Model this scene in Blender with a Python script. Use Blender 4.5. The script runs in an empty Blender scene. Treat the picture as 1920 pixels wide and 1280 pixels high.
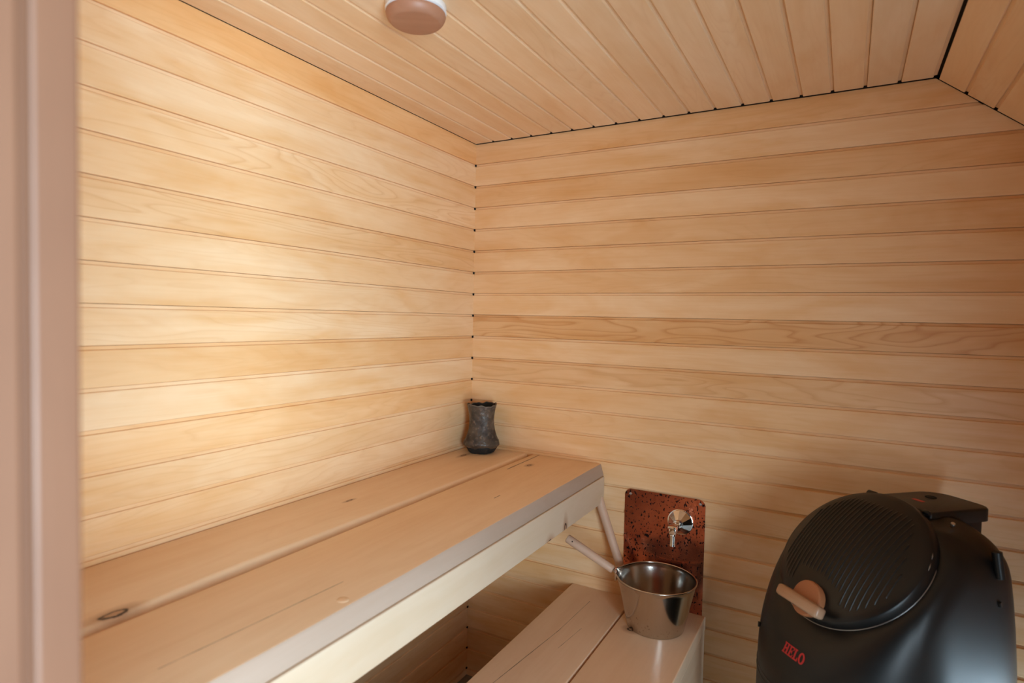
import bpy, bmesh, math, random
from mathutils import Vector, Matrix
random.seed(7)
S = bpy.context.scene
COL = S.collection
CEIL = 2.10                                    # ceiling height; measured heights are kept relative to it

# ------------------------------------------------------------------ camera, world, light
cam_d = bpy.data.cameras.new('camera')
cam = bpy.data.objects.new('camera', cam_d); COL.objects.link(cam)
cam_d.sensor_width = 36.0
cam_d.lens = 21.1345
cam_d.clip_start = 0.02
cam_d.dof.use_dof = True
cam_d.dof.focus_distance = 1.9
cam_d.dof.aperture_fstop = 2.8
R = ((0.8726826, -0.4868745, -0.0371262), (0.4878295, 0.8726335, 0.0230901), (0.0211556, -0.0382615, 0.9990438))
cam.matrix_world = Matrix(((R[0][0], R[0][2], -R[0][1], 1.28367),
                           (R[1][0], R[1][2], -R[1][1], -1.98434),
                           (R[2][0], R[2][2], -R[2][1], CEIL - 0.66887),
                           (0, 0, 0, 1)))
S.camera = cam

w = bpy.data.worlds.new('daylight'); S.world = w; w.use_nodes = True
bg = w.node_tree.nodes['Background']
bg.inputs['Color'].default_value = (0.80, 0.90, 1.0, 1)
bg.inputs['Strength'].default_value = 0.05

def area(name, loc, target, sx, sy, power, col):
    d = bpy.data.lights.new(name, 'AREA'); d.shape = 'RECTANGLE'; d.size = sx; d.size_y = sy
    d.energy = power; d.color = col
    o = bpy.data.objects.new(name, d); COL.objects.link(o); o.location = loc
    o.rotation_euler = (Vector(target) - Vector(loc)).to_track_quat('-Z', 'Y').to_euler()
    return o
# unseen lamp added right outside the open sauna door, for the daylight through it
area('near_doorway_lamp', (2.95, -2.74, 0.78), (0.6, -0.9, 1.6), 1.35, 1.5, 165, (0.70, 0.875, 1.0))
area('heater_highlight_lamp', (2.44, -0.21, 0.205), (0.0, -0.21, 0.205), 0.33, 0.30, 17.0, (0.58, 0.83, 1.0))  # added lamp in the invented low window, gives the heater its cool highlight
area('far_doorway_lamp', (5.0, -3.55, 2.0), (0.3, -1.1, 1.2), 3.2, 3.0, 430, (0.58, 0.82, 1.0))  # second unseen lamp, added farther out to brighten left wall and benches

S.view_settings.view_transform = 'Standard'
S.view_settings.look = 'None'
S.view_settings.gamma = 1.0
S.view_settings.use_curve_mapping = False
S.view_settings.exposure = -0.16
S.cycles.diffuse_bounces = 8

# ------------------------------------------------------------------ helpers
def mesh_obj(name, verts, faces, mat=None, parent=None, smooth=False, angle=None):
    me = bpy.data.meshes.new(name); me.from_pydata([tuple(v) for v in verts], [], faces); me.update()
    bm = bmesh.new(); bm.from_mesh(me); bmesh.ops.recalc_face_normals(bm, faces=bm.faces); bm.to_mesh(me); bm.free()
    if smooth:
        me.shade_smooth() if hasattr(me, 'shade_smooth') else None
        if angle is not None: me.set_sharp_from_angle(angle=math.radians(angle))
    if mat: me.materials.append(mat)
    o = bpy.data.objects.new(name, me); COL.objects.link(o)
    if parent: o.parent = parent
    return o
def empty(name, loc, rotz=0):
    o = bpy.data.objects.new(name, None); COL.objects.link(o); o.location = loc; o.rotation_euler[2] = rotz
    o.empty_display_size = 0.05
    return o
def tag(o, label=None, cat=None, kind=None, group=None):
    if label: o['label'] = label
    if cat: o['category'] = cat
    if kind: o['kind'] = kind
    if group: o['group'] = group
    return o
def loft(sections, closed=True, cap=True):
    n = len(sections[0]); V = []; F = []
    for s in sections: V += [tuple(p) for p in s]
    for i in range(len(sections) - 1):
        for j in range(n if closed else n - 1):
            k = (j + 1) % n
            F.append((i*n + j, i*n + k, (i+1)*n + k, (i+1)*n + j))
    if cap and closed:
        F.append(tuple(range(n - 1, -1, -1))); b = (len(sections) - 1)*n
        F.append(tuple(range(b, b + n)))
    return V, F
def lathe(prof, n=48, cx=0, cy=0, f=None):
    """profile of (r, z) turned about the vertical axis"""
    V = []; F = []
    for i, (r, z) in enumerate(prof):
        for j in range(n):
            a = 2*math.pi*j/n; rr, zz = (r, z) if f is None else f(r, z, a, i)
            V.append((cx + rr*math.cos(a), cy + rr*math.sin(a), zz))
    for i in range(len(prof) - 1):
        for j in range(n):
            k = (j + 1) % n
            F.append((i*n + j, i*n + k, (i+1)*n + k, (i+1)*n + j))
    return V, F
def capped(VF, n, first=True, last=True):
    V, F = VF; m = len(V)//n
    if first: F.append(tuple(range(n)))
    if last: F.append(tuple(range((m-1)*n, m*n)))
    return V, F
def frame_of(d):
    d = Vector(d).normalized(); u = d.orthogonal().normalized(); return d, u, d.cross(u)
def tube(path, radii, n=16):
    secs = []
    P = [Vector(p) for p in path]
    if not hasattr(radii, '__len__'): radii = [radii]*len(P)
    d0 = (P[-1] - P[0]).normalized(); _, u, v = frame_of(d0)
    for i, p in enumerate(P):
        d = (P[min(i+1, len(P)-1)] - P[max(i-1, 0)]).normalized()
        u = (u - d*u.dot(d)).normalized(); v = d.cross(u)
        secs.append([p + radii[i]*(u*math.cos(2*math.pi*j/n) + v*math.sin(2*math.pi*j/n)) for j in range(n)])
    return loft(secs)
def box(x0, x1, y0, y1, z0, z1, b=0.0):
    """box with bevelled edges"""
    bm = bmesh.new(); bmesh.ops.create_cube(bm, size=1)
    for v in bm.verts:
        v.co = Vector(((x0+x1)/2 + v.co.x*(x1-x0), (y0+y1)/2 + v.co.y*(y1-y0), (z0+z1)/2 + v.co.z*(z1-z0)))
    if b: bmesh.ops.bevel(bm, geom=list(bm.edges), offset=b, segments=2, affect='EDGES', profile=0.5)
    bm.verts.index_update()
    V = [v.co.copy() for v in bm.verts]; F = [[v.index for v in f.verts] for f in bm.faces]; bm.free()
    return V, F
def join(*vfs):
    V = []; F = []
    for v, f in vfs:
        o = len(V); V += list(v); F += [tuple(i + o for i in q) for q in f]
    return V, F
def interp(tab, x):
    if x <= tab[0][0]: return tab[0][1]
    for (a, b), (c, d) in zip(tab, tab[1:]):
        if x <= c:
            t = (x - a)/(c - a); return b + (d - b)*t
    return tab[-1][1]
def smooth_tab(tab, x, h):
    return sum(interp(tab, x + h*k/3) for k in range(-3, 4))/7

# ------------------------------------------------------------------ materials
class NT:
    def __init__(s, name):
        s.m = bpy.data.materials.new(name); s.m.use_nodes = True; s.t = s.m.node_tree
        s.b = s.t.nodes['Principled BSDF']
    def n(s, typ, **kw):
        o = s.t.nodes.new(typ)
        for k, v in kw.items():
            if k.startswith('i_'):
                o.inputs[int(k[2:]) if k[2:].isdigit() else k[2:]].default_value = v
            else: setattr(o, k, v)
        return o
    def l(s, a, b): s.t.links.new(a, b); return b
    def math(s, op, a, b=None, c=None):
        o = s.n('ShaderNodeMath', operation=op)
        for i, x in enumerate((a, b, c)):
            if x is None: continue
            if isinstance(x, (int, float)): o.inputs[i].default_value = x
            else: s.l(x, o.inputs[i])
        return o.outputs[0]
    def mix(s, f, a, b, blend='MIX'):
        o = s.n('ShaderNodeMix', data_type='RGBA', blend_type=blend)
        for sock, x in ((o.inputs[0], f), (o.inputs[6], a), (o.inputs[7], b)):
            if isinstance(x, (int, float)): sock.default_value = x
            elif isinstance(x, tuple): sock.default_value = x if len(x) == 4 else x + (1,)
            else: s.l(x, sock)
        return o.outputs[2]
    def ramp(s, x, stops, interp_='LINEAR'):
        o = s.n('ShaderNodeValToRGB'); o.color_ramp.interpolation = interp_; e = o.color_ramp.elements
        while len(e) < len(stops): e.new(0.5)
        for q, (pos, c) in zip(e, stops):
            q.position = pos; q.color = (c, c, c, 1) if isinstance(c, (int, float)) else c + (1,)
        s.l(x, o.inputs[0]); return o.outputs[0]

def wood(name, light, dark, rough=0.42, along='X', knots_and_spots=(), fig=1.0, bump=0.12, lump=0.0, blotch=0.62, spec=0.5, scale=1.0, cracks=()):
    """planed timber; object colour: R value, G strength of the figure, B warmth"""
    N = NT(name)
    tc = N.n('ShaderNodeTexCoord'); oi = N.n('ShaderNodeObjectInfo')
    P = tc.outputs['Object']
    sep = N.n('ShaderNodeSeparateColor'); N.l(oi.outputs['Color'], sep.inputs[0])
    cr, cg, cb = sep.outputs
    off = N.n('ShaderNodeCombineXYZ'); rnd = N.math('MULTIPLY', oi.outputs['Random'], 37.0)
    for i in range(3): N.l(rnd, off.inputs[i])
    add = N.n('ShaderNodeVectorMath', operation='ADD'); N.l(P, add.inputs[0]); N.l(off.outputs[0], add.inputs[1])
    def mapped(a, c):
        v = {'X': (a, c, c), 'Y': (c, a, c), 'Z': (c, c, a)}[along]
        o = N.n('ShaderNodeVectorMath', operation='MULTIPLY'); N.l(add.outputs[0], o.inputs[0])
        o.inputs[1].default_value = tuple(q*scale for q in v); return o.outputs[0]
    def noise(vec, detail=4, rough_=0.55, dist=0.0):
        o = N.n('ShaderNodeTexNoise'); o.inputs['Scale'].default_value = 1.0
        o.inputs['Detail'].default_value = detail; o.inputs['Roughness'].default_value = rough_
        o.inputs['Distortion'].default_value = dist; N.l(vec, o.inputs['Vector']); return o.outputs['Fac']
    fine = noise(mapped(3.0, 170.0), 5, 0.6)
    streak = noise(mapped(1.1, 26.0), 4, 0.6, 0.6)
    blot = noise(mapped(2.2, 9.0), 3, 0.6, 0.8)
    mott = noise(mapped(14.0, 22.0), 3, 0.6)
    # cathedral figure: contour lines of a stretched noise field
    field = noise(mapped(1.25, 10.0), 2, 0.5, 0.25)
    rings = N.math('FRACT', N.math('MULTIPLY', field, 15.0))
    ringl = N.ramp(rings, [(0.0, 1.0), (0.22, 0.25), (0.75, 0.0), (0.93, 0.35), (1.0, 1.0)])
    f = N.math('MULTIPLY', N.ramp(streak, [(0.32, 0.0), (0.72, 1.0)]), 0.36)
    f = N.math('MULTIPLY_ADD', N.ramp(blot, [(0.36, 0.0), (0.68, 1.0)]), blotch, f)
    f = N.math('MULTIPLY_ADD', N.ramp(fine, [(0.35, 0.0), (0.7, 1.0)]), 0.13, f)
    f = N.math('MULTIPLY_ADD', N.ramp(mott, [(0.4, 0.0), (0.75, 1.0)]), 0.12, f)
    col = N.mix(N.math('MINIMUM', f, 1.0), tuple(light), tuple(dark))
    col = N.mix(N.math('MINIMUM', N.math('MULTIPLY', ringl, N.math('MULTIPLY', cg, 0.58*fig)), 1.0), col, (dark[0]*0.80, dark[1]*0.66, dark[2]*0.52))
    # per-piece warmth and value
    warm = N.mix(cb, (1.0, 1.0, 1.0), (1.02, 0.86, 0.66))
    col = N.mix(1.0, col, warm, 'MULTIPLY')
    val = N.math('MULTIPLY', cr, 1.0)
    vc = N.n('ShaderNodeCombineColor')
    for i in range(3): N.l(val, vc.inputs[i])
    col = N.mix(1.0, col, vc.outputs[0], 'MULTIPLY')
    # knots: (centre, along-radius, across-radius)
    sp = N.n('ShaderNodeSeparateXYZ'); N.l(P, sp.inputs[0])
    ax = {'X': 0, 'Y': 1, 'Z': 2}[along]
    for (c, ra, rc) in knots_and_spots:
        acc = None
        wob = N.math('MULTIPLY', N.math('SUBTRACT', noise(mapped(60.0, 60.0), 2), 0.5), 0.9)
        for i in range(3):
            r = ra if i == ax else rc
            q = N.math('POWER', N.math('DIVIDE', N.math('SUBTRACT', sp.outputs[i], c[i]), r), 2.0) if False else None
            d = N.math('DIVIDE', N.math('SUBTRACT', sp.outputs[i], c[i]), r)
            q = N.math('MULTIPLY', d, d)
            acc = q if acc is None else N.math('ADD', acc, q)
        dist = N.math('ADD', N.math('SQRT', acc), wob)
        halo = N.ramp(N.math('MULTIPLY', dist, 0.25), [(0.0, 0.75), (0.30, 0.6), (0.8, 0.0)])
        ring = N.ramp(N.math('MULTIPLY', dist, 0.5), [(0.28, 0.0), (0.42, 1.0), (0.52, 1.0), (0.62, 0.0)])
        col = N.mix(halo, col, (0.30, 0.12, 0.045))
        col = N.mix(ring, col, (0.035, 0.014, 0.008))
    for (a, b, wd) in cracks:                     # dark splits / pith lines: segment a-b in the object's plane
        A = Vector(a); B = Vector(b); D = (B - A); L = D.length; D.normalize()
        rel = N.n('ShaderNodeVectorMath', operation='SUBTRACT'); N.l(P, rel.inputs[0]); rel.inputs[1].default_value = A
        dt = N.n('ShaderNodeVectorMath', operation='DOT_PRODUCT'); N.l(rel.outputs[0], dt.inputs[0]); dt.inputs[1].default_value = D
        cl = N.n('ShaderNodeClamp'); N.l(dt.outputs['Value'], cl.inputs[0]); cl.inputs[1].default_value = 0; cl.inputs[2].default_value = L
        pr = N.n('ShaderNodeVectorMath', operation='SCALE'); pr.inputs[0].default_value = D; N.l(cl.outputs[0], pr.inputs['Scale'])
        df = N.n('ShaderNodeVectorMath', operation='DISTANCE'); N.l(rel.outputs[0], df.inputs[0]); N.l(pr.outputs[0], df.inputs[1])
        wobl = N.math('MULTIPLY', N.math('SUBTRACT', noise(mapped(25.0, 60.0), 3), 0.5), wd*2.2)
        dd = N.math('ADD', df.outputs['Value'], wobl)
        k = N.ramp(N.math('DIVIDE', dd, wd*2), [(0.25, 1.0), (0.7, 0.0)])
        col = N.mix(N.math('MULTIPLY', k, 0.85), col, (0.06, 0.025, 0.014))
    N.l(col, N.b.inputs['Base Color'])
    rr = N.math('MULTIPLY_ADD', blot, 0.22, rough - 0.11)
    N.l(rr, N.b.inputs['Roughness'])
    N.b.inputs['Specular IOR Level'].default_value = spec
    h = N.math('MULTIPLY_ADD', fine, 0.3, N.math('MULTIPLY', streak, 0.7))
    bp = N.n('ShaderNodeBump'); bp.inputs['Strength'].default_value = bump; bp.inputs['Distance'].default_value = 0.002
    N.l(h, bp.inputs['Height'])
    if lump:
        b2 = N.n('ShaderNodeBump'); b2.inputs['Strength'].default_value = lump; b2.inputs['Distance'].default_value = 0.012
        N.l(noise(mapped(9.0, 18.0), 2, 0.5, 0.4), b2.inputs['Height']); N.l(bp.outputs[0], b2.inputs['Normal'])
        N.l(b2.outputs[0], N.b.inputs['Normal'])
    else: N.l(bp.outputs[0], N.b.inputs['Normal'])
    return N.m

def plain(name, col, rough=0.5, metal=0.0, spec=0.5, noise_s=0.0, noise_a=0.0, bump=0.0):
    N = NT(name); N.b.inputs['Base Color'].default_value = tuple(col) + (1,)
    N.b.inputs['Roughness'].default_value = rough; N.b.inputs['Metallic'].default_value = metal
    N.b.inputs['Specular IOR Level'].default_value = spec
    if noise_s:
        tc = N.n('ShaderNodeTexCoord'); t = N.n('ShaderNodeTexNoise'); t.inputs['Scale'].default_value = noise_s
        t.inputs['Detail'].default_value = 4; N.l(tc.outputs['Object'], t.inputs['Vector'])
        c = N.mix(N.math('MULTIPLY', t.outputs['Fac'], noise_a), tuple(col), tuple(x*0.3 for x in col))
        N.l(c, N.b.inputs['Base Color'])
        if bump:
            b = N.n('ShaderNodeBump'); b.inputs['Strength'].default_value = bump; b.inputs['Distance'].default_value = 0.002
            N.l(t.outputs['Fac'], b.inputs['Height']); N.l(b.outputs[0], N.b.inputs['Normal'])
    return N.m

LIGHT = (0.865, 0.635, 0.405); DARK = (0.745, 0.440, 0.200)
M_panel = wood('alder_panel', LIGHT, DARK, rough=0.40, along='X')
M_ceil = wood('alder_ceiling', (0.90, 0.715, 0.51), (0.81, 0.565, 0.335), rough=0.36, along='X', lump=0.16)
M_jamb = wood('door_jamb_wood', (0.205, 0.092, 0.049), (0.165, 0.069, 0.035), rough=0.5, along='Z')
M_plain_wood = wood('room_lining_wood', LIGHT, DARK, rough=0.45, along='X')
M_back = plain('dark_batten_void', (0.02, 0.014, 0.01), 0.9)
M_floor = plain('floor_tile_light', (0.26, 0.26, 0.25), 0.4, noise_s=30, noise_a=0.4)
M_metal_white = plain('white_enamel', (0.85, 0.87, 0.88), 0.35)
M_chrome = plain('chrome', (0.78, 0.77, 0.75), 0.09, 1.0)

# ------------------------------------------------------------------ the room shell
PW = 0.083
# invented low window in the right wall, added for the highlight on the heater
def added_low_window():
    wy0, wy1, wz0, wz1 = -0.38, -0.04, 0.05, 0.36
    D = 0.20                                    # deep reveal added to keep the lamp's light off the back wall
    fr = join(box(XR - D, XR, wy0 - 0.03, wy1 + 0.03, wz1, wz1 + 0.03, 0.003), box(XR - D, XR, wy0 - 0.03, wy1 + 0.03, wz0 - 0.03, wz0, 0.003),
              box(XR - D, XR, wy0 - 0.03, wy0, wz0, wz1, 0.003), box(XR - D, XR, wy1, wy1 + 0.03, wz0, wz1, 0.003))
    o = struct('added_window_1', fr, M_jamb); o.color = (1.5, 0, 0, 1)
    g = mesh_obj('added_pane', *box(XR - 0.006, XR - 0.002, wy0, wy1, wz0, wz1), plain('added_pane_pale', (0.8, 0.86, 0.9), 0.3), o)
def board_profile(p, tongue=True):
    """(across, depth): rounded face, recessed tongue strip on the far edge"""
    r = 0.0020
    if not tongue:
        return [(0.0002, -0.0125), (0.0002, -r), (0.0009, -r*0.3), (r, 0.0), (p, 0.0), (p, -0.0125)]
    f = p - 0.0082
    return [(0.0002, -0.0125), (0.0002, -r), (0.0009, -r*0.3), (r, 0.0), (f - r, 0.0), (f - 0.0006, -r*0.35), (f, -r*1.1),
            (f + 0.0002, -0.0050), (p - 0.0006, -0.0054), (p - 0.0002, -0.0125)]
def make_board(L, p, tongue=True):
    pr = board_profile(p, tongue)
    V, F = loft([[(0.0, h, z) for h, z in pr], [(L, h, z) for h, z in pr]])
    return V, F
_cache = {}
def board(L, p, mat, M, parent, color, clip=None, tongue=True):
    """M takes board space (along, across, out of the wall) to the room; the piece is a child of the wall"""
    key = (round(L, 4), round(p, 4), mat.name, tongue)
    if clip is not None or key not in _cache:
        V, F = make_board(L, p, tongue)
        me = bpy.data.meshes.new('board'); me.from_pydata(V, [], F)
        bm = bmesh.new(); bm.from_mesh(me); bmesh.ops.recalc_face_normals(bm, faces=bm.faces)
        if clip is not None:
            co, no = clip; Mi = M.inverted()
            bmesh.ops.bisect_plane(bm, geom=list(bm.verts) + list(bm.edges) + list(bm.faces), plane_co=Mi @ Vector(co),
                                   plane_no=(Mi.to_3x3() @ Vector(no)), clear_outer=True)
        bm.to_mesh(me); bm.free(); me.materials.append(mat)
        if clip is None: _cache[key] = me
    else: me = _cache[key]
    o = bpy.data.objects.new('board', me); COL.objects.link(o)
    o.parent = parent; o.matrix_parent_inverse = parent.matrix_world.inverted()
    o.matrix_world = M; o.color = color
    return o
def basis(o, a, c, n):
    a, c, n = Vector(a), Vector(c), Vector(n)
    return Matrix(((a.x, c.x, n.x, o[0]), (a.y, c.y, n.y, o[1]), (a.z, c.z, n.z, o[2]), (0, 0, 0, 1)))
def struct(name, VF, mat, **kw):
    o = mesh_obj(name, VF[0], VF[1], mat, **kw); o['kind'] = 'structure'; return o

YF = -1.80            # inner face of the door wall
XR = 2.45             # right wall
RX = 1.4665           # where the flat ceiling turns into the slope
SL = 0.800            # fall of the slope
zr = lambda x: CEIL - (x - RX)*SL

floor = struct('floor', box(-0.1, XR + 0.1, YF - 0.3, 0.1, -0.06, 0.0), M_floor)
wall_left = struct('wall_left', box(-0.075, -0.0125, YF - 0.1, 0.08, 0.0, CEIL + 0.08), M_back)
wall_back = struct('wall_back', box(-0.075, XR + 0.08, 0.0125, 0.08, 0.0, CEIL + 0.08), M_back)
ceiling = struct('ceiling', box(-0.075, RX + 0.05, YF - 0.1, 0.08, CEIL + 0.0125, CEIL + 0.08), M_back)
# sloped part of the ceiling
sd = Vector((1, 0, -SL)).normalized(); sn = Vector((-SL, 0, -1)).normalized()      # down the slope, into the room
A = Vector((RX, 0, CEIL)); SLEN = (XR + 0.06 - RX)*math.sqrt(1 + SL*SL)
q = [A - sn*0.0125, A - sn*0.0125 + sd*SLEN, A - sn*0.08 + sd*SLEN, A - sn*0.08]
V = [Vector((v.x, YF - 0.1, v.z)) for v in q] + [Vector((v.x, 0.08, v.z)) for v in q]
ceiling_slope = struct('ceiling_slope', (V, [(0, 1, 2, 3), (7, 6, 5, 4), (0, 4, 5, 1), (1, 5, 6, 2), (2, 6, 7, 3), (3, 7, 4, 0)]), M_back)
wall_right = struct('wall_right', box(XR, XR + 0.06, YF - 0.1, 0.08, 0.0, zr(XR) + 0.03), M_plain_wood)
wall_right.color = (0.95, 0, 0.3, 1)
added_low_window()

# left wall: value, figure, warmth for each board from the ceiling down
left_tone = [(1.0, .22, .75), (1.03, .25, .15), (1.03, .1, .1), (1.05, .55, .05), (1.0, .12, .30), (.98, .5, .35), (1.0, .15, .2),
             (.99, .2, .2), (1.0, .3, .15), (.95, .15, .55), (.99, .12, .2), (.97, .25, .5), (.98, .3, .25), (1.0, .25, .2), (.98, .2, .3)]
back_tone = [(.97, .25, .45), (1.0, .12, .15), (.95, .22, .55), (1.0, .1, .25), (.96, .15, .45), (.98, .12, .35), (.96, .2, .45),
             (1.01, .1, .15), (.92, .95, .62), (.99, .1, .2), (.95, .6, .35), (.97, .15, .4), (.98, .25, .3), (.97, .2, .35), (.98, .2, .3)]
def tone(tab, k):
    if k < len(tab): v, g, b = tab[k]
    else: v, g, b = random.uniform(.94, 1.02), random.choice((.1, .2, .3)), random.uniform(.15, .5)
    return (1 + (v - 0.985)*1.5, g*1.25, 0.35 + (b - 0.30)*1.45, 1)
H1 = 0.0758
k = 0; ztop = CEIL
while ztop > 0.0:
    p = H1 if k == 0 else PW
    zb = max(ztop - p, 0.0005)
    if ztop - zb > 0.02:
        pp = ztop - zb
        L = -YF
        # left wall: boards run from the corner towards the door
        board(L, pp, M_panel, basis((0, YF, zb), (0, 1, 0), (0, 0, 1), (1, 0, 0)), wall_left, tone(left_tone, k), tongue=k > 0)
        Mb = basis((0, 0, zb), (1, 0, 0), (0, 0, 1), (0, -1, 0))
        if zb < zr(XR) - 0.1: board(XR, pp, M_panel, Mb, wall_back, tone(back_tone, k))
        else: board(XR, pp, M_panel, Mb, wall_back, tone(back_tone, k), clip=(A + sn*0.0005, -sn), tongue=k > 0)
    ztop -= p; k += 1
# ceiling boards run from the back wall to the door wall
C1, CP = 0.0857, 0.08128
x = 0.0015; k = 0
while k < 18:
    x1 = C1 + CP*k
    t = (random.uniform(.95, 1.03), random.choice((.1, .15, .3)), random.uniform(.15, .5), 1)
    board(-YF - 0.009, x1 - x, M_ceil, basis((x, -0.009, CEIL + 0.0006), (0, -1, 0), (1, 0, 0), (0, 0, -1)), ceiling, t)
    x = x1; k += 1
s = 0.006; k = 0
while s < SLEN - 0.03:
    o = A + sd*s
    t = (random.uniform(.95, 1.02), random.choice((.1, .15, .3)), random.uniform(.3, .55), 1)
    board(-YF - 0.005, 0.0815, M_ceil, basis((o.x, YF, o.z), (0, 1, 0), tuple(sd), tuple(sn)), ceiling_slope, t)
    s += 0.0815; k += 1

# door wall with the open doorway in which the photographer stands
DX0, DX1, DZ = 0.800, 2.19, 1.98
lin = [(DX0, DZ), (1.50, DZ), (DX1, zr(DX1) - 0.06), (DX1, CEIL + 0.08), (DX0, CEIL + 0.08)]
wf = join(box(-0.075, DX0, YF - 0.1, YF, 0, CEIL + 0.08), box(DX1, XR + 0.06, YF - 0.1, YF, 0, zr(DX1) + 0.02), loft([[(x, YF - 0.1, z) for x, z in lin], [(x, YF, z) for x, z in lin]]))
wall_front = struct('wall_front', wf, M_plain_wood); wall_front.color = (.98, .1, .3, 1)
# left jamb, seen close up at the edge of the picture: inner casing, groove, frame
V, F = box(0.80, 0.8812, -1.8200, -1.7945, 0.0, 1.98, 0.0025)
casing = struct('trim_1', (V, F), M_jamb); casing.color = (1, .05, .1, 1)
V, F = box(0.80, 0.8795, -1.94, -1.8245, 0.0, 1.98, 0.002)
f2 = mesh_obj('frame_board', V, F, M_jamb, casing); f2.color = (1.04, .05, .0, 1)
V, F = box(0.80, 0.8765, -1.8245, -1.8200, 0.0, 1.98)
f3 = mesh_obj('groove_strip', V, F, M_jamb, casing); f3.color = (.8, .05, .3, 1)

# ------------------------------------------------------------------ upper bench
ZB = CEIL - 1.1716
YN = YF + 0.006
M_seat = wood('aspen_seat', (0.85, 0.65, 0.44), (0.75, 0.51, 0.30), rough=0.48, along='Y', fig=0.5, blotch=0.35,
              knots_and_spots=[((0.240, -1.448, ZB), 0.020, 0.0085), ((0.345, -0.162, ZB), 0.010, 0.0055), ((0.120, -0.786, ZB), 0.010, 0.003), ((0.076, -0.165, ZB), 0.016, 0.005)],
              cracks=[((0.304, 0.0, ZB), (0.309, -0.25, ZB), 0.0022), ((0.438, -0.520, ZB), (0.438, -0.550, ZB), 0.0014), ((0.47, -1.16, ZB), (0.455, -1.50, ZB), 0.0007)])
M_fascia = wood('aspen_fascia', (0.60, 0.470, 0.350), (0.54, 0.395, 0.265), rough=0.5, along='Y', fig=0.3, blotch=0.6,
                knots_and_spots=[((0.560, -0.438, ZB - 0.140), 0.012, 0.010), ((0.560, -0.33, ZB - 0.135), 0.008, 0.02)])  # second entry: plain brown spot at the lower edge
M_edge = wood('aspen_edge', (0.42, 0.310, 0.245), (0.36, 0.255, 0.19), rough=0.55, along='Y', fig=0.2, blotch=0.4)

def seat_section(xa, xb, zt, th, ra, rb):
    """cross-section of a seat board with rounded long edges"""
    pts = []
    for i in range(6):
        a = math.pi - math.pi/2*i/5; pts.append((xa + ra + ra*math.cos(a), zt - ra + ra*math.sin(a)))
    for i in range(6):
        a = math.pi/2 - math.pi/2*i/5; pts.append((xb - rb + rb*math.cos(a), zt - rb + rb*math.sin(a)))
    pts += [(xb, zt - th + 0.004), (xb - 0.004, zt - th), (xa + 0.004, zt - th), (xa, zt - th + 0.004)]
    return pts
front_edge = [(-1.79, .262), (-1.60, .262), (-1.50, .259), (-1.42, .257), (-1.30, .249), (-1.2, .247), (-1.0, .252), (-.7, .255), (-.3, .257), (0, .257)]
rear_edge = [(-1.79, .277), (-1.5, .276), (-1.26, .279), (-.8, .277), (-.3, .276), (0, .276)]
upper = empty('upper_bench', (0, 0, 0))
tag(upper, 'pale wooden upper bench of two thick seat boards along the left wall', 'bench')
NS = 60
ys = [-0.0015 + (YN + 0.0015)*i/NS for i in range(NS + 1)]
secs = [[(x, y, z) for x, z in seat_section(0.005, smooth_tab(front_edge, y, .06), ZB, 0.042, 0.004, 0.017)] for y in ys]
o = mesh_obj('seat_board', *loft(secs), M_seat, upper, smooth=True, angle=35); o.color = (1, .25, .15, 1)
secs = []
for y in ys:
    xr_ = smooth_tab(rear_edge, y, .06); wv = 0.0008*math.sin(y*9) + 0.0005*math.sin(y*23 + 1)
    pts = []
    for i in range(6):
        a = math.pi - math.pi/2*i/5; pts.append((xr_ + 0.007 + 0.007*math.cos(a), ZB - 0.007 + 0.007*math.sin(a)))
    pts += [(0.540 + wv, ZB), (0.5435 + wv, ZB - 0.001), (0.5455 + wv, ZB - 0.0045), (0.5555, ZB - 0.037), (0.5545, ZB - 0.0405), (0.5515, ZB - 0.0415), (xr_ + 0.003, ZB - 0.0415), (xr_, ZB - 0.038)]
    secs.append([(x, y, z) for x, z in pts])
o = mesh_obj('seat_board', *loft(secs), M_seat, upper, smooth=True, angle=35); o.color = (1, .25, .2, 1)
# the slanted, weathered front edge gets its own paler grain
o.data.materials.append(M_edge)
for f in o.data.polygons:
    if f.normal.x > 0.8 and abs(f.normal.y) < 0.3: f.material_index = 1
o = mesh_obj('fascia', *box(0.528, 0.5595, YN, -0.0015, ZB - 0.1335, ZB - 0.0420, 0.0025), M_fascia, upper); o.color = (1, .15, .1, 1)
for y0 in (-0.035, -1.75):
    o = mesh_obj('cleat', *box(0.012, 0.527, y0 - 0.03, y0 + 0.03, ZB - 0.10, ZB - 0.043, 0.003), M_seat, upper); o.color = (.95, .1, .3, 1)
V, F = capped(lathe([(0.0108, ZB - 0.004), (0.0108, ZB + 0.0002), (0.0098, ZB + 0.0007), (0.004, ZB + 0.0009)], 20, 0.529 - 0.006, -1.214), 20)
o = mesh_obj('plug', V, F, M_seat, upper, smooth=True, angle=40); o.color = (1.08, 0, .0, 1); o['label'] = 'round pale wooden plug'

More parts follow.
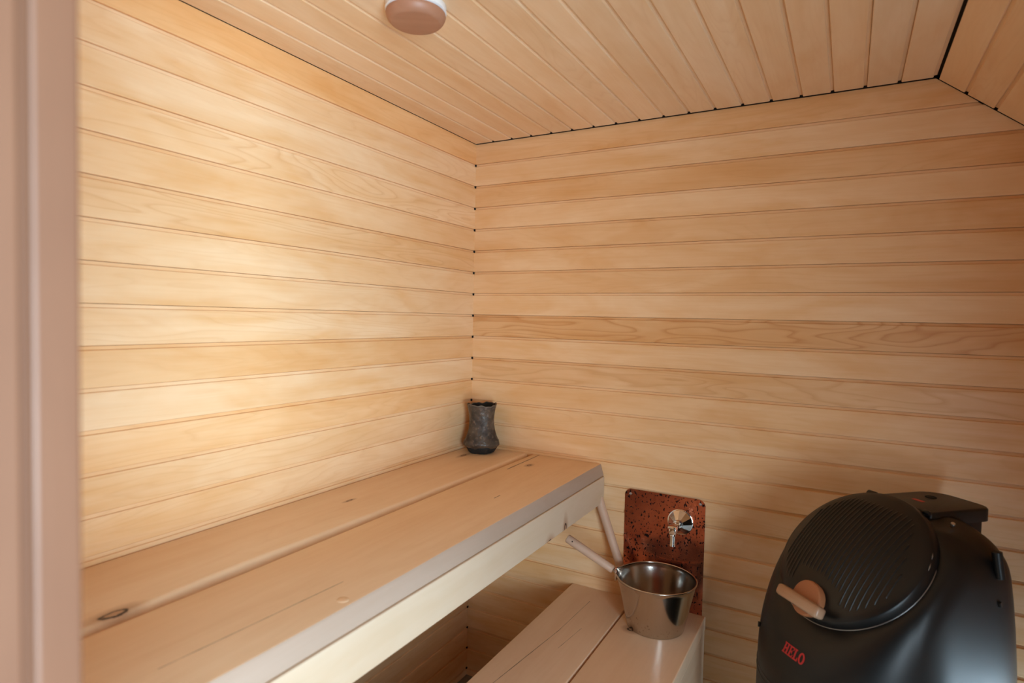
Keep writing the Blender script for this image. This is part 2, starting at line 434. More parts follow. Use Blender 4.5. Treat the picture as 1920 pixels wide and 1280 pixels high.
# ------------------------------------------------------------------ lower bench
ZL = CEIL - 1.6197
M_low = wood('aspen_lower_seat', (0.85, 0.645, 0.47), (0.75, 0.52, 0.34), rough=0.36, along='Y', fig=0.4, blotch=0.3,
             cracks=[((0.555, -0.10, ZL), (0.545, -0.33, ZL), 0.0006), ((0.545, -0.33, ZL), (0.50, -0.75, ZL), 0.0009), ((0.60, -0.28, ZL), (0.585, -0.42, ZL), 0.0005)],
             knots_and_spots=[((0.735, -0.205, ZL), 0.010, 0.012)])
lower = empty('lower_bench', (0, 0, 0))
tag(lower, 'pale wooden lower bench, a step of two wide boards beneath the upper bench', 'bench')
for xa, xb, c in ((0.4482, 0.6745, (1.0, .25, .2, 1)), (0.6800, 0.9160, (1.03, .15, .15, 1))):
    secs = [[(x, y, z) for x, z in seat_section(xa, xb, ZL, 0.045, 0.004, 0.004)] for y in (-0.0015, -0.4, -0.8, -1.2, YN)]
    o = mesh_obj('seat_board', *loft(secs), M_low, lower, smooth=True, angle=35); o.color = c
o = mesh_obj('front_panel', *box(0.885, 0.9145, YN, -0.0015, 0.06, ZL - 0.0455, 0.002), M_low, lower); o.color = (.95, .1, .2, 1)
for yy in (-0.06, -0.9, -1.72):
    for xx in (0.47, 0.845):
        o = mesh_obj('leg', *box(xx - 0.02, xx + 0.02, yy - 0.02, yy + 0.02, 0.0, ZL - 0.0455, 0.003), M_low, lower); o.color = (.95, .1, .3, 1)

# ------------------------------------------------------------------ round wooden ceiling vent
vx, vy = 0.447, -0.940
vent = empty('ceiling_vent', (vx, vy, CEIL))
tag(vent, 'round reddish wooden ceiling vent disc with a white rim', 'vent')
M_disc = wood('vent_disc_wood', (0.46, 0.235, 0.145), (0.36, 0.16, 0.09), rough=0.45, along='X', fig=0.6, blotch=0.3)
V, F = capped(lathe([(0.050, 0.0), (0.0630, 0.0), (0.0655, -0.003), (0.0655, -0.0150), (0.062, -0.0172), (0.04, -0.0172)], 64), 64)
mesh_obj('rim', V, F, M_metal_white, vent, smooth=True, angle=40)
V, F = capped(lathe([(0.045, -0.0174), (0.0615, -0.0174), (0.0638, -0.0192), (0.0645, -0.0220), (0.0632, -0.0265), (0.0600, -0.0325), (0.0560, -0.0370), (0.0530, -0.0390), (0.0500, -0.0396), (0.02, -0.0398)], 64), 64)
o = mesh_obj('disc', V, F, M_disc, vent, smooth=True, angle=40); o.color = (1, .25, .1, 1); o.rotation_euler[2] = 0.6

# ------------------------------------------------------------------ clay vase on the upper bench
N = NT('burnt_clay')
tc = N.n('ShaderNodeTexCoord')
n1 = N.n('ShaderNodeTexNoise'); n1.inputs['Scale'].default_value = 22; n1.inputs['Detail'].default_value = 5; N.l(tc.outputs['Object'], n1.inputs['Vector'])
n2 = N.n('ShaderNodeTexNoise'); n2.inputs['Scale'].default_value = 90; n2.inputs['Detail'].default_value = 4; N.l(tc.outputs['Object'], n2.inputs['Vector'])
c = N.mix(N.ramp(n1.outputs['Fac'], [(0.38, 0.0), (0.62, 1.0)]), (0.034, 0.024, 0.018), (0.085, 0.062, 0.044))
c = N.mix(N.ramp(n2.outputs['Fac'], [(0.55, 0.0), (0.72, 1.0)]), c, (0.16, 0.115, 0.08))
N.l(c, N.b.inputs['Base Color'])
N.l(N.ramp(n1.outputs['Fac'], [(0.4, 0.7), (0.6, 0.32)]), N.b.inputs['Roughness'])
b = N.n('ShaderNodeBump'); b.inputs['Strength'].default_value = 0.7; b.inputs['Distance'].default_value = 0.004
N.l(n2.outputs['Fac'], b.inputs['Height']); N.l(b.outputs[0], N.b.inputs['Normal'])
M_clay = N.m
M_dark_clay = plain('dark_clay', (0.013, 0.014, 0.014), 0.75, noise_s=60, noise_a=0.6, bump=0.5)  # darker clay for the inside and the foot
M_chip = plain('worn_clay_rim', (0.17, 0.13, 0.095), 0.7, noise_s=120, noise_a=0.7, bump=0.5)
pot = empty('clay_vase', (0.100, -0.082, ZB), 0.4)
tag(pot, 'dark burnt clay vase with a ragged rim on the upper bench in the corner', 'vase')
rng = random.Random(3)
ph = [rng.uniform(0, 6.28) for _ in range(12)]
def wob(a, i, amp):
    return amp*(math.sin(3*a + ph[0] + i*.25) + .7*math.sin(5*a + ph[1] - i*.4) + .5*math.sin(9*a + ph[2] + i*.7))
def potf(r, z, a, i):
    bul = math.exp(-((z - 0.040)/0.014)**2)
    rr = r + wob(a, i, 0.0007) + bul*0.0022*(math.sin(4*a + ph[3]) + .6*math.sin(7*a + ph[4]))
    up = max(0, (z - 0.150)/0.03)
    zz = z + bul*0.004*math.sin(3*a + ph[5]) + up*(0.0022*math.sin(2*a + ph[6]) + 0.0016*math.sin(7*a + ph[7]) + 0.0012*math.sin(13*a + ph[8]))
    return rr, zz
prof = [(0.052, 0.0185), (0.0625, 0.0270), (0.0690, 0.0345), (0.0680, 0.0410), (0.0605, 0.0540), (0.0540, 0.0690), (0.0490, 0.0870), (0.0465, 0.1050),
        (0.0460, 0.1230), (0.0472, 0.1400), (0.0498, 0.1560), (0.0532, 0.1700), (0.0553, 0.1775)]
mesh_obj('body', *lathe(prof, 64, f=potf), M_clay, pot, smooth=True)
rim = [(0.0553, 0.1775), (0.0562, 0.1795), (0.0552, 0.1812), (0.0530, 0.1812), (0.0512, 0.1795)]
mesh_obj('rim', *lathe(rim, 64, f=lambda r, z, a, i: potf(r, z, a, 12)), M_chip, pot, smooth=True)
inn = [(0.0512, 0.1795), (0.0495, 0.165), (0.0440, 0.135), (0.0420, 0.10), (0.045, 0.06), (0.04, 0.03)]
mesh_obj('inside', *capped(lathe(inn, 64, f=lambda r, z, a, i: potf(r, z, a, 12) if i == 0 else (r, z)), 64, False, True), M_dark_clay, pot, smooth=True)
foot = [(0.036, 0.0), (0.0420, 0.0006), (0.0465, 0.0045), (0.0505, 0.011), (0.0560, 0.0195), (0.0600, 0.0265), (0.0590, 0.0290)]
mesh_obj('foot', *capped(lathe(foot, 64, f=lambda r, z, a, i: (r + (0.002*math.sin(5*a + 1) + .0012*math.sin(11*a) if i > 0 else 0), z)), 64, True, False), M_dark_clay, pot, smooth=True)

# ------------------------------------------------------------------ copper splash plate, screws
N = NT('spotted_copper')
tc = N.n('ShaderNodeTexCoord')
def tex(scale, detail=4, vec=None, rough_=0.55):
    t = N.n('ShaderNodeTexNoise'); t.inputs['Scale'].default_value = scale; t.inputs['Detail'].default_value = detail
    t.inputs['Roughness'].default_value = rough_; N.l(vec if vec else tc.outputs['Object'], t.inputs['Vector']); return t.outputs['Fac']
mp = N.n('ShaderNodeVectorMath', operation='MULTIPLY'); N.l(tc.outputs['Object'], mp.inputs[0]); mp.inputs[1].default_value = (1, 1, 0.6)
big = tex(9, 3); sm = tex(150, 2, mp.outputs[0]); md = tex(34, 3, mp.outputs[0])
dens = N.ramp(big, [(0.35, 0.0), (0.65, 0.07)])
spots = N.ramp(N.math('ADD', sm, dens), [(0.625, 0.0), (0.66, 1.0)])
blots = N.ramp(md, [(0.60, 0.0), (0.75, 0.8)])
col = N.mix(N.ramp(big, [(0.3, 0.0), (0.7, 1.0)]), (0.66, 0.225, 0.120), (0.46, 0.135, 0.072))
col = N.mix(blots, col, (0.20, 0.055, 0.032)); col = N.mix(spots, col, (0.018, 0.009, 0.008))
N.l(col, N.b.inputs['Base Color']); N.b.inputs['Metallic'].default_value = 0.92
N.l(N.math('MULTIPLY_ADD', spots, 0.4, N.math('MULTIPLY_ADD', md, 0.14, 0.13)), N.b.inputs['Roughness'])
M_copper = N.m
plate = empty('copper_plate', (0.770, -0.0005, ZL + 0.0005))
tag(plate, 'dark-spotted copper splash plate screwed to the back wall behind the bucket', 'plate')
px0, px1, ph_ = 0.6360 - 0.770, 0.9045 - 0.770, (CEIL - 1.2425) - (ZL + 0.0005)
out = [(px0, 0.0), (px1, 0.0)]
for cx_, a0 in ((px1 - 0.022, 0.0), (px0 + 0.022, math.pi/2)):
    for i in range(9):
        a = a0 + math.pi/2*i/8; out.append((cx_ + 0.022*math.cos(a), ph_ - 0.022 + 0.022*math.sin(a)))
V, F = loft([[(x, 0.0, z) for x, z in out], [(x, -0.0016, z) for x, z in out]])
mesh_obj('sheet', V, F, M_copper, plate)
def turned(prof, c, axis, n=24):
    d, u, v = frame_of(axis); c = Vector(c)
    V, F = capped(lathe(prof, n), n)
    return [c + u*p[0] + v*p[1] + d*p[2] for p in map(Vector, V)], F
M_steel = plain('screw_steel', (0.55, 0.56, 0.57), 0.3, 1.0)
for sx, sz in ((0.6555, 1.2587), (0.8882, 1.2562)):
    lx, lz = sx - 0.770, CEIL - sz - ZL - 0.0005
    V, F = turned([(0.0052, 0.0), (0.0052, 0.0008), (0.0042, 0.0022), (0.0018, 0.0026), (0.0015, 0.0016)], (lx, -0.0016, lz), (0, -1, 0))
    mesh_obj('screw', V, F, M_steel, plate, smooth=True, angle=40)

# ------------------------------------------------------------------ chrome tap
tx, tz = 0.8265, CEIL - 1.3245
tap = empty('water_tap', (tx, -0.0022, tz))
tag(tap, 'small chrome wall tap with a faceted round flange above the bucket', 'tap')
V, F = turned([(0.0415, 0.0), (0.0422, 0.0015), (0.0415, 0.0042), (0.040, 0.0052)], (0, 0, 0), (0, -1, 0), 48)
mesh_obj('flange_ring', V, F, M_chrome, tap, smooth=True, angle=40)
V, F = turned([(0.0398, 0.0050), (0.0160, 0.0300), (0.0140, 0.0310)], (0, 0, 0), (0, -1, 0), 11)
mesh_obj('flange', V, F, M_chrome, tap)
V, F = turned([(0.0150, 0.0305), (0.0155, 0.033), (0.0150, 0.037), (0.0118, 0.038), (0.0118, 0.048)], (0, 0, 0), (0, -1, 0), 32)
mesh_obj('collar', V, F, M_chrome, tap, smooth=True, angle=35)
V, F = box(-0.0105, 0.0105, -0.108, -0.046, -0.0120, 0.0100, 0.0022)
mesh_obj('valve_body', V, F, M_chrome, tap, smooth=True, angle=35)
V, F = turned([(0.0088, 0.0), (0.0088, 0.006), (0.0112, 0.008), (0.0112, 0.012), (0.009, 0.0135)], (0, -0.080, 0.0095), (0, 0, 1), 24)
V = [Vector((v.x, v.y, v.z)) for v in V]
V2, F2 = box(-0.0125, 0.0125, -0.1165, -0.0885, 0.0080, 0.0165, 0.003)
mesh_obj('lever', *join((V2, F2)), M_chrome, tap, smooth=True, angle=35)
V, F = turned([(0.0085, 0.0), (0.0090, 0.001), (0.0090, 0.006), (0.0078, 0.007), (0.0078, 0.030), (0.0086, 0.031), (0.0086, 0.0385), (0.0072, 0.0395)], (0, -0.098, -0.011), (0, 0, -1), 28)
mesh_obj('spout', V, F, M_chrome, tap, smooth=True, angle=35)

# ------------------------------------------------------------------ steel bucket with wooden side handle
N = NT('brushed_steel')
tc = N.n('ShaderNodeTexCoord')
t = N.n('ShaderNodeTexNoise'); t.inputs['Scale'].default_value = 120; t.inputs['Detail'].default_value = 3; N.l(tc.outputs['Object'], t.inputs['Vector'])
sp_ = N.n('ShaderNodeSeparateXYZ'); N.l(tc.outputs['Object'], sp_.inputs[0])
low = N.ramp(N.math('DIVIDE', sp_.outputs[2], 0.15), [(0.1, 0.09), (0.6, 0.0)])
c = N.mix(N.ramp(N.math('ADD', t.outputs['Fac'], low), [(0.70, 0.0), (0.76, 0.5)]), (0.56, 0.51, 0.46), (0.20, 0.12, 0.085))
N.l(c, N.b.inputs['Base Color']); N.b.inputs['Metallic'].default_value = 1.0; N.b.inputs['Roughness'].default_value = 0.16
N.b.inputs['Anisotropic'].default_value = 0.4
M_bucket = N.m
bx, by = 0.790, -0.1405
bucket = empty('steel_bucket', (bx, by, ZL))
tag(bucket, 'shiny steel water bucket with a wooden side handle on the lower bench', 'bucket')
BH, RB, RT = 0.150, 0.0885, 0.1205
hd = math.atan2(-0.02, -0.285)                                  # the side the handle leaves from
def bf(r, z, a, i):
    d = (a - hd + math.pi) % (2*math.pi) - math.pi
    k = max(0.0, (z - 0.085)/(BH - 0.085))
    return r + 0.012*k*k*math.exp(-(d/0.26)**2), z
shell = [(0.03, 0.0012), (RB - 0.004, 0.0), (RB - 0.001, 0.001), (RB, 0.0045)]
for i in range(1, 13): shell.append((RB + (RT - RB)*i/12, 0.0045 + (BH - 0.0055)*i/12))
for i in range(7):
    a = -0.6 + math.pi*1.35*i/6; shell.append((RT + 0.0004 + 0.0026*math.cos(a), BH + 0.0018 + 0.0026*math.sin(a)))
for i in range(12, -1, -1): shell.append((RB - 0.0016 + (RT - RB)*i/12, 0.0065 + (BH - 0.0075)*i/12))
shell += [(RB - 0.008, 0.0030), (0.03, 0.0030)]
mesh_obj('pail', *capped(lathe(shell, 96, f=bf), 96), M_bucket, bucket, smooth=True, angle=50)
E_ = Vector((0.4930 - bx, -0.1620 - by, (CEIL - 1.3955) - ZL)); S0 = Vector((math.cos(hd)*(RT + 0.013), math.sin(hd)*(RT + 0.013), BH - 0.004))
dirh = (E_ - S0).normalized()
M_stick = wood('handle_wood', (0.60, 0.415, 0.31), (0.50, 0.32, 0.22), rough=0.5, along='X', fig=0.2, blotch=0.3)
V, F = tube([S0 - dirh*0.006, S0 + dirh*0.012, S0 + dirh*0.0125, S0 + dirh*0.026], [0.0052, 0.0068, 0.0068, 0.0075], 16)
Vb, Fb = box(-0.004, 0.0015, -0.012, 0.012, -0.014, 0.010, 0.001)
rot_ = Matrix.Rotation(hd, 4, 'Z')
Vb = [rot_ @ Vector(v) + Vector((math.cos(hd)*(RT + 0.0085), math.sin(hd)*(RT + 0.0085), BH - 0.016)) for v in Vb]
mesh_obj('socket', *join((V, F), (Vb, Fb)), M_bucket, bucket, smooth=True, angle=40)
Lh = (E_ - S0).length
pts = [S0 + dirh*t_ for t_ in (0.006, 0.010, Lh*0.4, Lh*0.7, Lh - 0.004, Lh - 0.001, Lh)]
o = mesh_obj('handle', *tube(pts, [0.0110, 0.0128, 0.0136, 0.0142, 0.0140, 0.0125, 0.010], 20), M_stick, bucket, smooth=True, angle=40); o.color = (1, .1, .1, 1)
hp = S0 + dirh*(Lh - 0.022)
dn, u_, v_ = frame_of(dirh)
tocam = (Vector((1.284, -1.984, 1.431)) - Vector((bx, by, ZL)) - hp).normalized(); side = (tocam - dirh*tocam.dot(dirh)).normalized()
V, F = turned([(0.0022, -0.002), (0.0022, 0.0006), (0.001, 0.0006)], hp + side*0.0136, side, 12)
mesh_obj('hanging_hole', V, F, M_back, handle if False else o)
ri = Vector((math.cos(hd)*(RT - 0.004), math.sin(hd)*(RT - 0.004), BH - 0.016))
V, F = turned([(0.0042, 0.0), (0.0042, 0.001), (0.003, 0.0026), (0.001, 0.003)], ri, (-math.cos(hd), -math.sin(hd), 0.0), 16)
mesh_obj('rivet', V, F, M_steel, bucket, smooth=True, angle=40)

# wooden stick leaning behind the bucket, its top under the upper bench
stick = tag(mesh_obj('wooden_stick', *tube([(0.693, -0.085, ZL + 0.001), (0.692, -0.084, ZL + 0.004), (0.640, -0.060, ZL + 0.14), (0.560, -0.024, CEIL - 1.318), (0.548, -0.019, CEIL - 1.286), (0.547, -0.0185, CEIL - 1.284)], [0.011, 0.0125, 0.0140, 0.0150, 0.0145, 0.011], 20), M_stick, smooth=True, angle=40),
            'pale round wooden stick leaning up behind the bucket to the upper bench', 'stick')
stick.color = (1, .1, .15, 1)

# ------------------------------------------------------------------ black heater
N = NT('black_textured_steel')
tc = N.n('ShaderNodeTexCoord')
t = N.n('ShaderNodeTexNoise'); t.inputs['Scale'].default_value = 900; t.inputs['Detail'].default_value = 2; N.l(tc.outputs['Object'], t.inputs['Vector'])
N.b.inputs['Base Color'].default_value = (0.0065, 0.0065, 0.0068, 1); N.b.inputs['Roughness'].default_value = 0.40; N.b.inputs['Specular IOR Level'].default_value = 0.38
b = N.n('ShaderNodeBump'); b.inputs['Strength'].default_value = 0.06; b.inputs['Distance'].default_value = 0.0006
N.l(t.outputs['Fac'], b.inputs['Height']); N.l(b.outputs[0], N.b.inputs['Normal'])
M_heater = N.m
M_heater2 = plain('black_lid_steel', (0.0065, 0.0065, 0.0068), 0.36, spec=0.38)
M_red = plain('red_enamel_letters', (0.45, 0.018, 0.02), 0.45)
M_worn = plain('worn_bare_edge', (0.35, 0.36, 0.37), 0.3, 0.9)
HSC = 0.975                                           # size of the heater, fitted to its place before the back wall
HX, HY, ANG = 1.341, -0.302, 44.0
CAMP = Vector((1.28367, -1.98434, CEIL - 0.66887))
ca, sa = math.cos(math.radians(ANG)), math.sin(math.radians(ANG))
# heater space: x = towards the near end (lateral), y = back (front is -y), z up
heater = empty('sauna_heater', CAMP*(1 - HSC) + Vector((HX, HY, 0.0))*HSC)
heater.rotation_euler[2] = math.atan2(-ca, sa); heater.scale = (HSC,)*3
ZF = -heater.location.z/HSC                           # the floor in heater space
tag(heater, 'large black sauna heater with a rounded body and a closed ribbed lid', 'heater')
zz = lambda r: CEIL + r
TILT = math.radians(46.5); LC = Vector((0.0, -0.034, zz(-1.2285)))            # lid centre and tilt
LF = Vector((0, -math.cos(TILT), -math.sin(TILT))); LN = Vector((0, -math.sin(TILT), math.cos(TILT)))
LR = 0.186
WZ = [(-2.2, .236), (-1.60, .234), (-1.48, .2325), (-1.40, .229), (-1.30, .2235), (-1.20, .2145), (-1.12, .2035), (-1.07, .195)]
Wz = lambda z: smooth_tab(WZ, z, .05)
def wall_r(a, z):
    """plan outline: round front, squarer back"""
    W = Wz(z); s_, c_ = abs(math.sin(a)), math.cos(a)
    if c_ >= 0: return W
    D = W*1.10
    return 1/((s_/W)**5.0 + (-c_/D)**5.0)**(1/5.0)
def zplane(d, x=0.0):
    return min(-1.2285 - 0.004 - math.tan(TILT)*(d - 0.034), -1.111 - 0.28*max(0.0, abs(x) - 0.07))
def rim_r(a):
    """plan radius of the lid rim seen along direction a from the axis"""
    best = 0
    for i in range(720):
        t_ = 2*math.pi*i/720; x = (LR + .004)*math.sin(t_); d = 0.034 + (LR + .004)*math.cos(t_)*math.cos(TILT)
        aa = math.atan2(x, d); df = abs((aa - a + math.pi) % (2*math.pi) - math.pi)
        if df < 0.012: best = max(best, math.hypot(x, d))
    return best
NT_ = 96; secs = []
for j in range(NT_):
    a = 2*math.pi*j/NT_; lx, dv = math.sin(a), math.cos(a)
    r = 0.2
    for _ in range(60): r = 0.6*r + 0.4*wall_r(a, max(zplane(r*dv, r*lx), -1.55))
    zc_ = zplane(r*dv, r*lx)
    drop = 0.10 if dv > 0.3 else 0.075
    line = []
    zb0 = ZF - CEIL
    for z in (zb0, zb0 + 0.006, zb0 + 0.2, -1.8): line.append((wall_r(a, z) - (0.006 if z == zb0 else 0), z))
    zt_ = zc_ - drop
    for i in range(1, 11): z = -1.8 + (zt_ + 1.8)*i/10; line.append((wall_r(a, z), z))
    p0 = (wall_r(a, zt_), zt_); p1 = (r, zc_); r2 = min(max(rim_r(a) - 0.002, r - 0.09), r - 0.02); p2 = (r2, zplane(r2*dv, r2*lx))
    for i in range(1, 11):
        t_ = i/10; line.append(tuple((1-t_)**2*p0[m_] + 2*t_*(1-t_)*p1[m_] + t_*t_*p2[m_] for m_ in (0, 1)))
    for i in range(1, 9): rr = r2*(1 - i/8.5); line.append((rr, zplane(rr*dv, rr*lx) - 0.004))
    secs.append([(rr*lx, -rr*dv, zz(z)) for rr, z in line])
secs.append(secs[0])
V, F = loft(secs, closed=False, cap=False)
m = len(secs[0]); V.append((0, 0, zz(zplane(0) - 0.004)))
for j in range(NT_): F.append((j*m + m - 1, (j+1)*m + m - 1, len(V) - 1))
body = mesh_obj('body', V, F, M_heater, heater, smooth=True, angle=60)
# lid: a round domed cap on the tilted top
SAG, SKH = 0.036, 0.017
def dome(s, x):
    q2 = (s*s + x*x)/(0.1795**2); return SKH + 0.002 + SAG*(1 - q2)
def on_lid(s, x, off=0.0):
    return LC + LF*s + Vector((x, 0, 0)) + LN*(dome(s, x) + off)
prof = [(LR - 0.004, -0.003), (LR, -0.0025), (LR + 0.0004, 0.001), (LR - 0.0035, SKH - 0.004), (LR - 0.0050, SKH), (0.1795, SKH + 0.002)]
for i in range(1, 15): q_ = 0.1795*(1 - i/14.6); prof.append((q_, dome(q_, 0)))
V, F = capped(lathe(prof, 96), 96, False, True)
V = [LC + Vector((p[0], 0, 0)) + LF*p[1] + LN*p[2] for p in map(Vector, V)]
lid = mesh_obj('lid', V, F, M_heater2, heater, smooth=True, angle=38)
# bright worn lip along the near front of the rim
path = []
for i in range(61):
    a = math.radians(-28 + 136*i/60); path.append(LC + Vector(((LR + .0006)*math.sin(a), 0, 0)) + LF*((LR + .0006)*math.cos(a)) - LN*0.0016)
mesh_obj('lip_edge', *tube(path, [0.0002] + [0.0011]*59 + [0.0002], 6), M_worn, lid, smooth=True)
for a0, a1 in ((112, 117), (103, 109)):
    path = [LC + Vector((0.1826*math.sin(math.radians(a)), 0, 0)) + LF*(0.1826*math.cos(math.radians(a))) + LN*(SKH - 0.002) for a in (a0, (a0+a1)/2, a1)]
    mesh_obj('worn_spot', *tube(path, [0.0003, 0.0014, 0.0003], 6), M_worn, lid, smooth=True)
# raised ribs running from the hinge towards the handle
nr = 24
for r_ in range(nr):
    x0 = -0.140 + 0.288*r_/(nr - 1)
    q2 = math.sqrt(max(0.160**2 - x0*x0, 0.0)); slo = max(-q2, -0.140); shi = min(q2, 0.128)
    if -0.075 < x0 < 0.062: shi = min(shi, 0.088 + 0.25*max(0, x0))
    if x0 > 0.10: slo += (x0 - 0.10)*1.2
    if shi - slo < 0.02: continue
    K = 22; secs = []
    for i in range(K + 1):
        s_ = slo + (shi - slo)*i/K; c_ = on_lid(s_, x0); nn = (LN + LF*(2*SAG*s_/0.1795**2) + Vector((2*SAG*x0/0.1795**2, 0, 0))).normalized()
        hgt = 0.0021 if 0 < i < K else 0.0002
        sx_ = Vector((1, 0, 0)) - nn*nn.x
        secs.append([c_ - sx_*0.0029 - nn*0.001, c_ - sx_*0.0015 + nn*hgt*.85, c_ + nn*hgt, c_ + sx_*0.0015 + nn*hgt*.85, c_ + sx_*0.0029 - nn*0.001])
    mesh_obj('rib', *loft(secs), M_heater2, lid, smooth=True, angle=60)
# wooden handle at the front of the lid: round backing disc and a bar across it
M_knob = wood('heater_handle_wood', (0.42, 0.170, 0.075), (0.33, 0.125, 0.052), rough=0.42, along='X', fig=0.3, blotch=0.3)
M_bar = wood('heater_bar_wood', (0.50, 0.335, 0.225), (0.32, 0.17, 0.095), rough=0.32, along='X', fig=0.3, blotch=0.6)
sk = 0.150; nk = (LN + LF*(2*SAG*sk/0.1795**2)).normalized(); ck = on_lid(sk, 0.006); upk = Vector((1, 0, 0)).cross(nk); upk = upk if upk.z > 0 else -upk
knob = empty('handle', (0, 0, 0)); knob.parent = heater; knob['label'] = 'varnished wooden lid handle'
V, F = turned([(0.038, -0.006), (0.0405, 0.004), (0.0415, 0.010), (0.0405, 0.0165), (0.0380, 0.0185), (0.030, 0.019)], ck, nk, 48)
o = mesh_obj('backing_disc', V, F, M_knob, knob, smooth=True, angle=35); o.color = (1, .1, .2, 1)
V, F = box(-0.066, 0.066, -0.0135, 0.0135, 0.0, 0.028, 0.0070)
V = [ck + Vector((1, 0, 0))*(v[0] + 0.004) + upk*(v[1] - 0.012) + nk*(v[2] + 0.018) for v in V]
o = mesh_obj('bar', V, F, M_bar, knob, smooth=True, angle=50); o.color = (1, .2, .1, 1)
# rear cover behind the hinge
def rounded_plate(x0, x1, y0, y1, rs, z0, z1, bev=0.004):
    pts = []
    for (cx_, cy_, a0, r_) in ((x1, y1, 0, rs[0]), (x0, y1, math.pi/2, rs[1]), (x0, y0, math.pi, rs[2]), (x1, y0, 1.5*math.pi, rs[3])):
        sx_ = -1 if cx_ == x1 else 1; sy_ = -1 if cy_ == y1 else 1
        for i in range(7):
            a = a0 + math.pi/2*i/6; pts.append((cx_ + sx_*r_ + r_*math.cos(a), cy_ + sy_*r_ + r_*math.sin(a)))
    mx, my = (x0+x1)/2, (y0+y1)/2
    def sc(o_): return [(x + (-o_ if x > mx else o_), y + (-o_ if y > my else o_)) for x, y in pts]
    return loft([[(x, y, z0) for x, y in sc(0)], [(x, y, z1 - bev) for x, y in sc(0)], [(x, y, z1 - bev*.3) for x, y in sc(bev*.35)], [(x, y, z1) for x, y in sc(bev)]])
V, F = rounded_plate(-0.080, 0.078, 0.103, 0.300, (0.030, 0.055, 0.004, 0.006), zz(-1.135), zz(-1.1035), 0.005)
cover = mesh_obj('rear_cover', V, F, M_heater, heater, smooth=True, angle=40)
V, F = box(-0.066, 0.066, 0.150, 0.285, ZF + 0.05, zz(-1.130), 0.012)
mesh_obj('rear_housing', V, F, M_heater, heater, smooth=True, angle=40)
for x0, x1, rr in ((-0.094, -0.066, 0.0085), (0.064, 0.080, 0.006)):
    V, F = tube([(x0, 0.097, zz(-1.104)), (x0 + 0.003, 0.097, zz(-1.104)), (x1 - 0.003, 0.097, zz(-1.104)), (x1, 0.097, zz(-1.104))], [rr*.7, rr, rr, rr*.7], 16)
    mesh_obj('hinge', V, F, M_heater, heater, smooth=True, angle=40)
V, F = turned([(0.013, 0.0), (0.013, 0.0012), (0.0115, 0.002), (0.010, 0.0006)], (-0.026, 0.225, zz(-1.1035)), (0, 0, 1), 28)
mesh_obj('cover_cap', V, F, plain('matt_black_plastic', (0.004, 0.004, 0.004), 0.8), cover, smooth=True, angle=40)
V, F = rounded_plate(-0.026, 0.004, 0.162, 0.174, (.003,)*4, zz(-1.1036), zz(-1.1029), 0.0003)
mesh_obj('cover_mark', V, F, M_red, cover)['label'] = 'small red printed mark'
def on_body(a_deg, z, off=0.0):
    a = math.radians(a_deg); r = wall_r(a, z) + off; return Vector((r*math.sin(a), -r*math.cos(a), zz(z)))
V, F = turned([(0.0050, -0.004), (0.0050, 0.001), (0.0040, 0.003), (0.002, 0.0035)], (0.120, 0.118, zz(-1.1165)), (0.35, -0.35, 0.85), 20)
mesh_obj('screw', V, F, M_steel, heater, smooth=True, angle=40)
# small fittings on the sides of the body
for a_d, z0_, z1_, wd in ((124, -1.205, -1.150, 0.010), (122, -1.262, -1.256, 0.005), (-38, -1.452, -1.443, 0.004)):
    p0, p1 = on_body(a_d, z0_), on_body(a_d, z1_)
    nrm = Vector((math.sin(math.radians(a_d)), -math.cos(math.radians(a_d)), 0))
    V, F = tube([p0 - nrm*.006, p0, p1, p1 - nrm*.006], [wd*.5, wd, wd, wd*.5], 12)
    mesh_obj('side_fitting', V, F, M_heater, heater, smooth=True, angle=40)
# horizontal seam around the lower body
M_seam = plain('seam_steel', (0.03, 0.03, 0.032), 0.3)
for z_ in (-1.530, -1.544):
    path = [on_body(-85 + 100*i/50, z_, 0.0003) for i in range(51)]
    mesh_obj('seam', *tube(path, 0.0010, 6), M_seam, body, smooth=True)
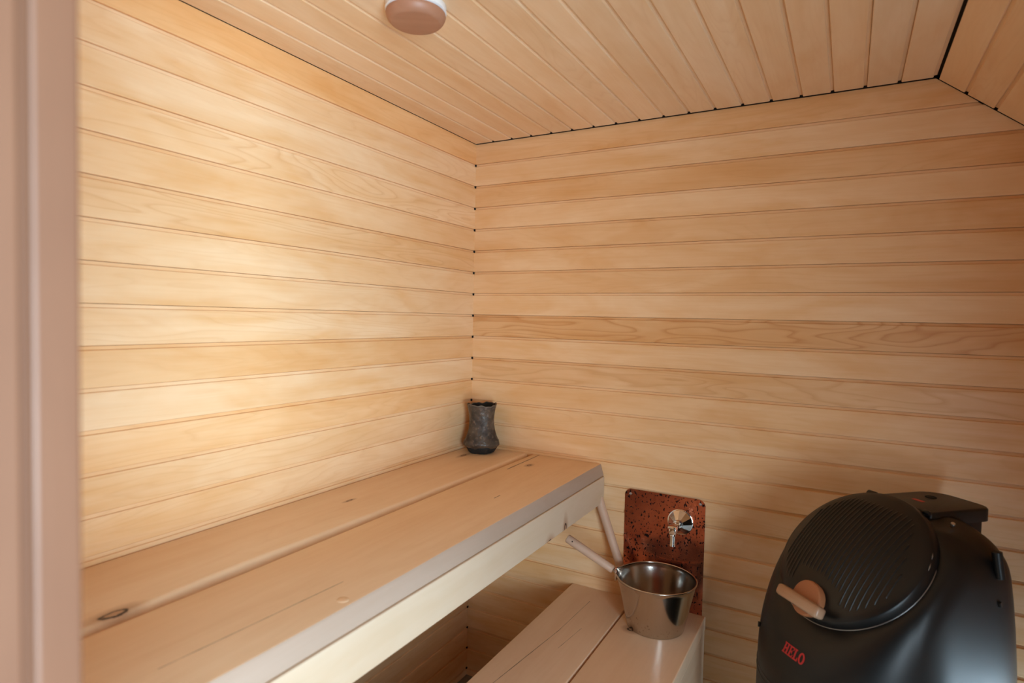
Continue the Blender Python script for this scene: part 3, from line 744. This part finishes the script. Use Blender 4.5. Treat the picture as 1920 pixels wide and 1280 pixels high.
# red slab-serif letters wrapped on the front
def letter(ch):
    """strokes as (x0, x1, y0, y1) in a 1-high box; returns width and rectangles"""
    f = 0.13
    if ch == 'H': return 0.92, [(.10, .32, 0, 1), (.60, .82, 0, 1), (.30, .62, .42, .58), (0, .42, 0, f), (0, .42, 1 - f, 1), (.50, .92, 0, f), (.50, .92, 1 - f, 1)]
    if ch == 'E': return 0.80, [(.10, .32, 0, 1), (0, .80, 0, f), (0, .80, 1 - f, 1), (.68, .80, 0, .30), (.68, .80, .70, 1), (.30, .56, .43, .57), (.48, .58, .34, .66)]
    if ch == 'L': return 0.76, [(.10, .32, 0, 1), (0, .76, 0, f), (0, .44, 1 - f, 1), (.62, .76, 0, .34)]
    return 0.92, None
TW, TH_, tz0, ta0 = 0.069, 0.0225, -1.4460, 4.0
ws = [letter(c_)[0] for c_ in 'HELO']; gap = 0.07; u = TW/(sum(ws) + gap*3)
body_me = body.data
from mathutils.bvhtree import BVHTree
bvh = BVHTree.FromPolygons([v.co.copy() for v in body_me.vertices], [tuple(p.vertices) for p in body_me.polygons])
def wrap(xm, ym, off):
    a = xm/0.225 + math.radians(ta0); d_ = Vector((-math.sin(a), math.cos(a), 0)); o_ = Vector((math.sin(a), -math.cos(a), 0))*0.6
    z = zz(tz0 + ym); hit_ = bvh.ray_cast(Vector((o_.x, o_.y, z)), d_)
    return hit_[0] + hit_[1]*off if hit_[1].dot(d_) < 0 else hit_[0] - hit_[1]*off
xc = -TW/2
for c_ in 'HELO':
    wd, rects = letter(c_); V, F = [], []
    if rects:
        for (x0, x1, y0, y1) in rects:
            b0 = len(V); K = 3
            for off in (-0.0002, 0.0011):
                for yy in (y0, y1):
                    for i in range(K + 1): V.append(wrap(xc + (x0 + (x1 - x0)*i/K)*u, yy*TH_, off))
            n = K + 1
            for i in range(K):
                F += [(b0 + 2*n + i, b0 + 2*n + i + 1, b0 + 3*n + i + 1, b0 + 3*n + i), (b0 + i, b0 + i + 1, b0 + 2*n + i + 1, b0 + 2*n + i), (b0 + n + i, b0 + n + i + 1, b0 + 3*n + i + 1, b0 + 3*n + i)]
            F += [(b0, b0 + n, b0 + 3*n, b0 + 2*n), (b0 + K, b0 + n + K, b0 + 3*n + K, b0 + 2*n + K)]
    else:
        K = 28
        for off in (-0.0002, 0.0011):
            for (ax_, ay_) in ((.46, .52), (.22, .36)):
                for i in range(K):
                    a = 2*math.pi*i/K; V.append(wrap(xc + (.46 + ax_*math.cos(a))*u, (.5 + ay_*math.sin(a))*TH_, off))
        for i in range(K):
            k2 = (i + 1) % K
            F += [(2*K + i, 2*K + k2, 3*K + k2, 3*K + i), (i, k2, 2*K + k2, 2*K + i), (K + i, K + k2, 3*K + k2, 3*K + i)]
    o = mesh_obj('letter', V, F, M_red, body); o['label'] = 'red slab-serif letter'
    xc += (wd + gap)*u
